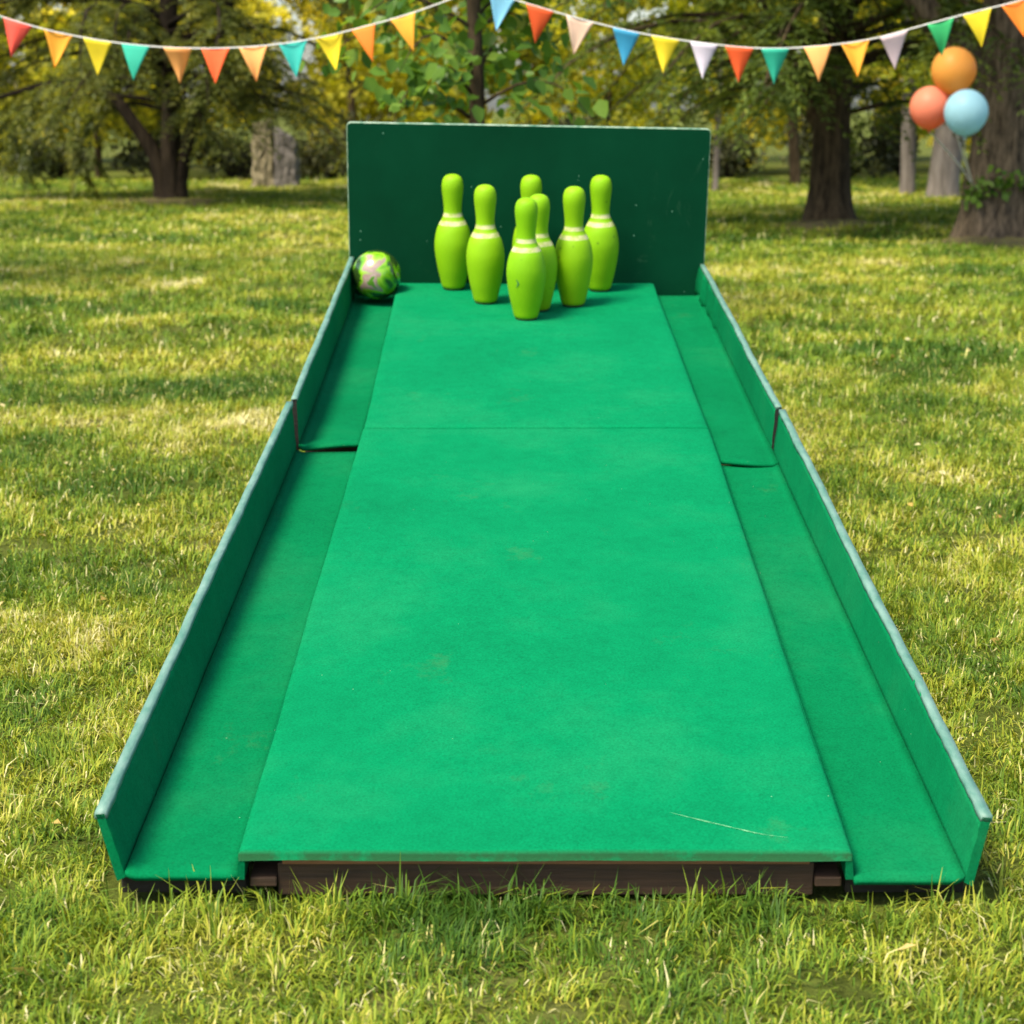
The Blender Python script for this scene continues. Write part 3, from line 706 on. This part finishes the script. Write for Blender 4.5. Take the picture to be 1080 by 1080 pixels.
# gutters
def gutter(name, fa, fb, v0, v1, lift0=0, curl=None, n=70, th=.008):
    V = []; F = []; m_ = 12
    for i in range(n + 1):
        t = i / n; 
        for j in range(m_ + 1):
            s = j / m_; v = lerp(v0, v1, t)
            if curl: v += curl(s) * max(0, 1 - t * 10)
            x = lerp(fa(v), fb(v), s)
            z = GZ_ + wob(x * 2, v, .0012) + lift0 * math.exp(-(t * (v1 - v0) / .22) ** 2) * (.55 + .45 * math.sin(s * 3.1 + .6)) + .006 * (s > .93) * (s - .93) / .07
            V.append((x, v, z))
    q = len(V); V += [(x, v, z - th) for (x, v, z) in V]; M = m_ + 1
    for i in range(n):
        for j in range(m_):
            a = i*M + j; F.append((a, a+1, a+M+1, a+M)); F.append((q+a, q+a+M, q+a+M+1, q+a+1))
    for j in range(m_):
        F.append((j, q+j, q+j+1, j+1)); a = n*M + j; F.append((a, a+1, q+a+1, q+a))
    for i in range(n):
        a = i*M; F.append((a, a+M, q+a+M, q+a)); a = i*M + m_; F.append((a, q+a, q+a+M, a+M))
    me = py_mesh(name, V, F); bm = bmesh.new(); bm.from_mesh(me); bmesh.ops.recalc_face_normals(bm, faces=bm.faces); bm.to_mesh(me); bm.free()
    return link(name, me, GUT, ROOT)
wl = lambda v: lerp(-.5500, -.5300, min(v, 1.95) / 1.92); wr = lambda v: lerp(.5440, .5400, min(v, 1.9) / 1.9)
wlf = lambda v: -.5270; wrf = lambda v: lerp(.5405, .5335, (v - 1.78) / 1.75)
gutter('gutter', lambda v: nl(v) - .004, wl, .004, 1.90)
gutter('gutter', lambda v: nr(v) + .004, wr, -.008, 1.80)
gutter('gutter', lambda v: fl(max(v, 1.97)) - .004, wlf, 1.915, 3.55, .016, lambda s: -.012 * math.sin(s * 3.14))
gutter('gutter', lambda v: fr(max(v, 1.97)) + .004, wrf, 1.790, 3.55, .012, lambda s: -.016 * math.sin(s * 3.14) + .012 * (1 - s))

# side walls: carpeted boards, worn pale top edge
def wall(fx_in, ft_in, v0, v1, h0, h1, sgn, th=.0115, ripple=0, n=80, seed=0):
    V = []; F = []; TV = []; TF = []; K = 7
    for i in range(n + 1):
        t = i / n; v = lerp(v0, v1, t); h = lerp(h0, h1, t) + wob(v * .7, seed, .0022) + .0004 * math.sin(v * 29 + seed)
        xb, xt = fx_in(v), ft_in(v)
        rp = ripple * max(0, (t - .62) / .38) 
        col = []
        for k in range(K):
            s = k / (K - 1); bulge = rp * (max(0, math.sin(v * 41)) ** 3 + .7 * max(0, math.sin(v * 67 + 1)) ** 3) * (1 - s) ** .4 * min(1, s * 6) 
            col.append((lerp(xb, xt, s) - sgn * bulge + wob(s * 3, v * 3, .0010), v, GZ_ - .004 + (h + .004) * s))
        xo = col[-1][0] + sgn * th; xob = xb + sgn * th
        V += col + [(xo, v, GZ_ + h - .001), (xob, v, GZ_ - .010)]
        e = .0005 * math.sin(v * 23 + seed) + .0006 * math.sin(v * 7 + seed) + .0004 * math.sin(v * 131)
        z = GZ_ + h
        TV += [(col[-1][0] - sgn * (.0022 + e), v, z - .004 - abs(e) * 2), (col[-1][0] - sgn * (.0008 + e), v, z + .0025), (xo + sgn * .001, v, z + .0022), (xo + sgn * .0022, v, z - .008)]
    M = K + 2
    for i in range(n):
        for k in range(M):
            a = i*M + k; b = i*M + (k+1) % M; F.append((a, b, b + M, a + M))
        for k in range(4):
            a = i*4 + k; b = i*4 + (k+1) % 4; TF.append((a, b, b + 4, a + 4))
    F += [tuple(range(M))[::-1], tuple(n*M + k for k in range(M))]; TF += [(3, 2, 1, 0), tuple(n*4 + k for k in range(4))]
    def fin(nm, V, F, mt, par):
        me = py_mesh(nm, V, F); bm = bmesh.new(); bm.from_mesh(me); bmesh.ops.recalc_face_normals(bm, faces=bm.faces); bm.to_mesh(me); bm.free()
        for p_ in me.polygons: p_.use_smooth = len(p_.vertices) == 4
        return link(nm, me, mt, par)
    w = fin('side_wall', V, F, [WALLM, WOOD_D], ROOT)
    if v0 > 1:                                            # raw board end, blackened to stand for shade in the joint
        for p_ in w.data.polygons:
            if len(p_.vertices) > 4 and p_.center.y < v0 + .01: p_.material_index = 1
    fin('edge_strip', TV, TF, TRIM, w); return w
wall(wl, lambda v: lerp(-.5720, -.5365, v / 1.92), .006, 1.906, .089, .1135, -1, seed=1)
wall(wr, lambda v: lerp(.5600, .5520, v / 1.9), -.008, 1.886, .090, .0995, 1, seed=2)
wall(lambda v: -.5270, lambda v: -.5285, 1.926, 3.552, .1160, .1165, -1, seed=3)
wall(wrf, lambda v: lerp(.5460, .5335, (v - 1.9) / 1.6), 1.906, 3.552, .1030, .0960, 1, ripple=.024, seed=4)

def dark_gap_backing(x0, x1, v):  # dark backing added so the gaps between walls look shaded
    mb = MB(); mb.box(min(x0, x1), max(x0, x1), v - .055, v + .055, .0, .100); mb.build('dark_gap_backing', WOOD_D, ROOT, bevel=.002)
dark_gap_backing(-.5565, -.5680, 1.915); dark_gap_backing(.5705, .5820, 1.897)
# front timbers and hidden support frame
def timber(name, x0, x1, y0, y1, z0, z1, m_, lab=None):
    mb = MB(); mb.box(x0, x1, y0, y1, z0, z1); o = mb.build(name, m_, ROOT, bevel=.002)
    if lab: o['label'] = lab
    return o
timber('front_rail', -.345, .345, .009, .030, .0455, .0560, WOOD_L, 'thin lighter brown rail under the deck lip')
timber('front_beam', -.352, .352, .016, .050, -.004, .0445, WOOD, 'dark brown timber beam under the deck')
timber('packing_block', -.388, -.353, .010, .09, .012, .026, WOOD); timber('packing_block', .353, .388, .010, .09, .012, .026, WOOD)
timber('gutter_bearer', -.560, -.395, .022, .05, -.004, .0235, WOOD_D); timber('gutter_bearer', .395, .552, .022, .05, -.004, .0235, WOOD_D)
tilt = R(LANE['tilt'])
for x in (-.30, .30): timber('joist', x - .02, x + .02, .056, 3.54, .010, .0515, WOOD_D)
for v in (1.0, 1.84, 2.1, 2.8, 3.50): timber('cross_bearer', -.53, .53, v - .02, v + .02, -.032, .0085, WOOD_D)
for v in (1.84, 2.8, 3.50):
    for x in (-.30, .30):
        mb = MB(); dep = (v * math.sin(tilt)) / math.cos(tilt) + .01
        mb.box(x - .026, x + .026, v - .024, v + .024, -dep - .03, -.034)
        mb.build('support_post', WOOD, ROOT, bevel=.002)

# backboard
def backboard():
    x0, x1, z0, z1, th = -.5400, .5520, GZ_ - .012, DZ + .478, .018
    rad = .014; pts = [(x0 - .004, z0), (x1 - .006, z0 - .022)]
    zt = lambda x: z1 + .010 - .020 * (x - x0) / (x1 - x0)
    out = [(-.5440, z0), (.5435, z0)]
    cxr, czr = x1 - rad, zt(x1) - rad
    out += [(cxr + rad * math.cos(a), czr + rad * math.sin(a)) for a in np.linspace(0, math.pi / 2, 6)]
    cxl, czl = x0 + rad, zt(x0) - rad
    out += [(cxl + rad * math.cos(a), czl + rad * math.sin(a)) for a in np.linspace(math.pi / 2, math.pi, 6)]
    bm = bmesh.new(); f = bm.faces.new([bm.verts.new((x, 0, z)) for x, z in out])
    e = bmesh.ops.extrude_face_region(bm, geom=[f]); bmesh.ops.translate(bm, verts=[v for v in e['geom'] if isinstance(v, bmesh.types.BMVert)], vec=(0, th, 0))
    bmesh.ops.recalc_face_normals(bm, faces=bm.faces)
    sharp = [ed for ed in bm.edges if len(ed.link_faces) == 2 and ed.calc_face_angle() > 1.0]
    bmesh.ops.bevel(bm, geom=sharp, offset=.0022, segments=2, affect='EDGES', profile=.5)
    me = bpy.data.meshes.new('backboard'); bm.to_mesh(me); bm.free()
    o = link('backboard', me, [BOARD, PALE_EDGE], ROOT); o.location = (0, 3.5545, 0)
    for p_ in me.polygons:
        if abs(p_.normal.y) < .97: p_.material_index = 1
    o['label'] = 'dark green painted backboard with chipped pale edges'
backboard()

# worn streaks on the carpet
def streak(pts, w, m_, z=DZ):
    V = []; F = []; rr = random.Random(len(pts))
    P = catmull([(a, b, 0) for a, b in pts], 8)
    for i, p_ in enumerate(P):
        t = (P[min(i+1, len(P)-1)] - P[max(i-1, 0)]).normalized(); s = Vector((-t.y, t.x, 0)) * w * rr.uniform(.15, 1) * math.sin(3.14 * (i + .3) / len(P))
        zz = z + wob(p_.x, p_.y, .0012) + .0009
        V += [(p_.x - s.x, p_.y - s.y, zz), (p_.x + s.x, p_.y + s.y, zz)]
    for i in range(len(P) - 1): F.append((i*2, i*2+1, i*2+3, i*2+2))
    return link('worn_streak', py_mesh('worn_streak', V, F), m_, ROOT)
m, nt, p, o = mat('worn_fibre'); p.inputs['Base Color'].default_value = (.10, .34, .16, 1); p.inputs['Roughness'].default_value = .95; WORN = m
streak([(.168, .105), (.205, .085), (.25, .062), (.285, .045), (.32, .035)], .0016, WORN)

# ------------------------------------------------------------------ bowling pins
LM = Matrix.Translation((LANE['x'], LANE['y'], LANE['z'])) @ Matrix.Rotation(R(LANE['tilt']), 4, 'X')
prof_ctrl = [(.0315, .006), (.0345, .012), (.0385, .03), (.0455, .062), (.0515, .10), (.0540, .128), (.0530, .152), (.0470, .182), (.0375, .203), (.0305, .216), (.0268, .228), (.0258, .240), (.0265, .256), (.0292, .282), (.0312, .304), (.0304, .320), (.0265, .333), (.0190, .341), (.0100, .3445), (.0012, .3455)]
cp = catmull([(a, b, 0) for a, b in prof_ctrl], 4)
def make_pin():
    root = empty('bowling_pin'); tag(root, None, 'bowling pin', 'lime green bowling pins on the lane')
    mb = MB(); mb.lathe([(max(.0008, q.x * 1.035), q.y) for q in cp], 48); mb.build('body', PIN, root, True)
    mb = MB(); mb.lathe([(.0280, .0006), (.0308, .0012), (.0318, .0035), (.0312, .0059)], 40); mb.build('base', PINBASE, root, True)
    return root
pin0 = make_pin()
pins = [(-.2215, 3.466, 1.0, 'lime green pin at the far left of the set, back row'),
        (-.1218, 3.273, .998, 'lime green pin standing second from the left'),
        (-.0046, 3.063, .99, 'frontmost lime green pin, standing nearest the camera'),
        (.1336, 3.237, 1.0, 'lime green pin second from the right, in front of the rightmost pin'),
        (.2195, 3.446, 1.0, 'rightmost lime green pin of the set, back row'),
        (.0125, 3.450, 1.0, 'lime green pin in the middle of the back row, mostly hidden by two pins'),
        (.0320, 3.176, .965, 'slightly shorter lime green pin peeking out right behind the frontmost pin')]
for i, (u, v, s, lb) in enumerate(pins):
    o = pin0 if i == 0 else pin0.copy()
    if i:
        C.objects.link(o)
        for ch in list(pin0.children):
            c = ch.copy(); C.objects.link(c); c.parent = o
    o.matrix_world = LM @ Matrix.Translation((u, v, DZ + .0016)) @ Matrix.Rotation(0 if i == 2 else random.uniform(0, 6.28), 4, 'Z') @ Matrix.Diagonal((s, s, s, 1))
    o['label'] = lb
    if i == 2:                                           # crescent shaped gouge on the front pin
        V = []; n_ = 12
        for k in range(n_ + 1):
            t = k / n_; ph = -.56 + .14 * math.sin(t * 3.14); w_ = .0022 * math.sin(t * 3.14) + .0003
            for s_ in (-1, 1):
                a_ = ph + s_ * w_ / .054; z_ = .100 + .024 * t
                rr_ = .0566 - .00055 * abs(z_ - .128) / .01
                V.append((math.sin(a_) * rr_, -math.cos(a_) * rr_, z_))
        link('gouge', py_mesh('gouge', V, [(k*2, k*2+1, k*2+3, k*2+2) for k in range(n_)]), NICK, o)

# ------------------------------------------------------------------ ball
bm = bmesh.new(); bmesh.ops.create_uvsphere(bm, u_segments=64, v_segments=40, radius=.074)
me = bpy.data.meshes.new('bowling_ball'); bm.to_mesh(me); bm.free()
for p_ in me.polygons: p_.use_smooth = True
ball = link('bowling_ball', me, BALL)
ball.matrix_world = LM @ Matrix.Translation((-.4515, 3.44, DZ + .0495)) @ Euler((.4, .9, 2.1)).to_matrix().to_4x4()
tag(ball, 'glossy ball marbled in green, pinkish white and black, lying in the left gutter', 'bowling ball')

# ------------------------------------------------------------------ bunting
def bunting(name, ctrl, flags, label, y0):
    root = empty(name, ctrl[len(ctrl) // 2]); tag(root, label, 'bunting', 'strings of bunting across the garden')
    off = Vector(root.location); P = catmull(ctrl, 24)
    mb = MB(); mb.tube([p_ - off for p_ in P], .0030, 6); mb.build('cord', CORD, root, True)
    rr = random.Random(len(flags))
    xs = [p_.x for p_ in P]
    def at(x):
        for i in range(len(P) - 1):
            if P[i].x <= x <= P[i+1].x:
                t = (x - P[i].x) / (P[i+1].x - P[i].x); return P[i].lerp(P[i+1], t)
        return P[0] if x < P[0].x else P[-1]
    for (xa, xb, col, lean) in flags:
        A, B = at(xa), at(xb); hgt = .143; mid_ = (A + B) / 2
        tip = mid_ + Vector((lean * .9, rr.uniform(-.04, .04), -hgt)); V = []; F = []; n = 8; cv = rr.uniform(-.022, .022); cu = rr.uniform(-.018, .018)
        for th in (-.0006, .0006):
            for j in range(n + 1):
                s = j / n
                for i in range(n + 1):
                    q = i / n; a = A.lerp(tip, s); b = B.lerp(tip, s); p_ = a.lerp(b, q)
                    p_ = p_ + Vector((0, th - .004 + cv * math.sin(q * 3.14) * (1 - s * .4) + cu * math.sin(s * 3.0), -.001))
                    V.append(p_ - off)
        M = n + 1; q0 = M * M
        for j in range(n):
            for i in range(n):
                a = j*M + i; F.append((a, a+1, a+M+1, a+M)); F.append((q0+a, q0+a+M, q0+a+M+1, q0+a+1))
        for i in range(n): F.append((i, q0 + i, q0 + i + 1, i + 1)); F.append((i*M, (i+1)*M, q0 + (i+1)*M, q0 + i*M)); F.append((i*M + n, q0 + i*M + n, q0 + (i+1)*M + n, (i+1)*M + n))
        o = link('flag', py_mesh('flag', V, F), FM[col], root); o['label'] = {'sky': 'pale blue', 'pink': 'pale pink', 'scarlet': 'orange red'}.get(col, col) + ' pennant'
def bx(px, py, Y=8.1):                       # pixel of the photograph -> point on the upright plane y = Y
    th = R(12.13); d = Vector((px - 540, 2000 * math.cos(th) + (540 - py) * math.sin(th), -2000 * math.sin(th) + (540 - py) * math.cos(th)))
    return Vector((0, 0, 1.02)) + d * (Y / d.y)
def fl_(lst, Y=8.1): return [(bx(a, 40, Y).x, bx(b, 40, Y).x, c, l) for a, b, c, l in lst]
cl = [bx(-120, -35), bx(-50, -2), bx(0, 17), bx(60, 34), bx(130, 46), bx(200, 51), bx(270, 49), bx(330, 41), bx(385, 28), bx(440, 12), bx(505, -12)]
bunting('bunting', cl, fl_([(-27, 3, 'green', -.02), (5, 35, 'red', -.03), (47, 77, 'amber', -.022), (88, 118, 'yellow', -.01), (128, 158, 'teal', -.01), (172, 202, 'apricot', .0), (212, 242, 'scarlet', .0), (252, 282, 'apricot', .012), (294, 324, 'turquoise', .015), (333, 362, 'yellow', .03), (371, 396, 'orange', .045), (412, 438, 'amber', .05)]),
        'left string of coloured pennants, hanging in front of the dark cedar', 9)
cr_ = [bx(470, -30), bx(517, -9), bx(550, 2), bx(612, 20), bx(670, 34), bx(730, 44), bx(800, 51), bx(860, 49), bx(920, 41), bx(980, 25), bx(1030, 12), bx(1080, -1), bx(1150, -28)]
bunting('bunting', cr_, fl_([(516, 543, 'sky', -.028), (555, 584, 'scarlet', -.022), (597, 626, 'peach', -.028), (646, 675, 'blue', -.01), (687, 717, 'yellow', -.012), (728, 757, 'lilac', -.005), (765, 795, 'scarlet', .0), (803, 833, 'teal', .0), (848, 877, 'apricot', .005), (887, 917, 'amber', .012), (928, 957, 'pink', .02), (977, 1005, 'green', .02), (1014, 1044, 'yellow', .03), (1054, 1083, 'orange', .04)]),
        'right string of coloured pennants, hanging in front of the middle conifer', 9)

# ------------------------------------------------------------------ balloons
def balloon(px, py, rpx, Y, m_, label, tie, tilt_):
    c = bx(px, py, Y); rad = rpx * (Y * 1.02) / 2000
    base = c - Vector((0, 0, rad * 1.12)); root = empty('balloon', base); tag(root, label, 'balloon', 'three balloons by the thick right trunk')
    mb = MB(); prof = []
    for i in range(26):
        a = math.pi * (1 - i / 25.); z = math.cos(a); s = math.sin(a)
        k = 1 - .10 * max(0, -z) ** 2 * 1.2
        prof.append((max(.002, rad * s * k), rad * 1.12 + rad * (z * (1.10 if z < 0 else 1.02))))
    mb.lathe(prof, 40); sk = mb.build('skin', m_, root, True)
    mb = MB(); mb.lathe([(.004, .012), (.010, .004), (.006, -.004), (.013, -.016), (.011, -.017)], 14); mb.build('knot', m_, root, True)
    t = Vector(tie) - base; mb = MB()
    mb.tube(catmull([(0, 0, -.006), t * .3 + Vector((tilt_, 0, -.01)), t * .65 + Vector((tilt_ * .8, -.01, 0)), t], 8), .0052, 6); mb.build('string', CORD, root, True)
    root.rotation_euler = (0, 0, 0); return root
TIE = Vector((3.44, 14.35, bx(1006, 196, 14.3).z))
balloon(1006, 74, 22.5, 13.55, balloon_mat('orange_latex', (.84, .40, .08), (.86, .48, .17)), 'orange balloon, topmost of the three beside the thick trunk', TIE, -.03)
balloon(981, 113, 20.5, 13.6, balloon_mat('coral_latex', (.85, .28, .17), (.86, .43, .34)), 'coral red balloon, leftmost of the three beside the thick trunk', TIE, .02)
balloon(1019, 118, 22.0, 13.35, balloon_mat('blue_latex', (.40, .68, .78), (.36, .60, .85)), 'light blue balloon, lowest of the three beside the thick trunk', TIE + Vector((.005, .005, 0)), -.02)
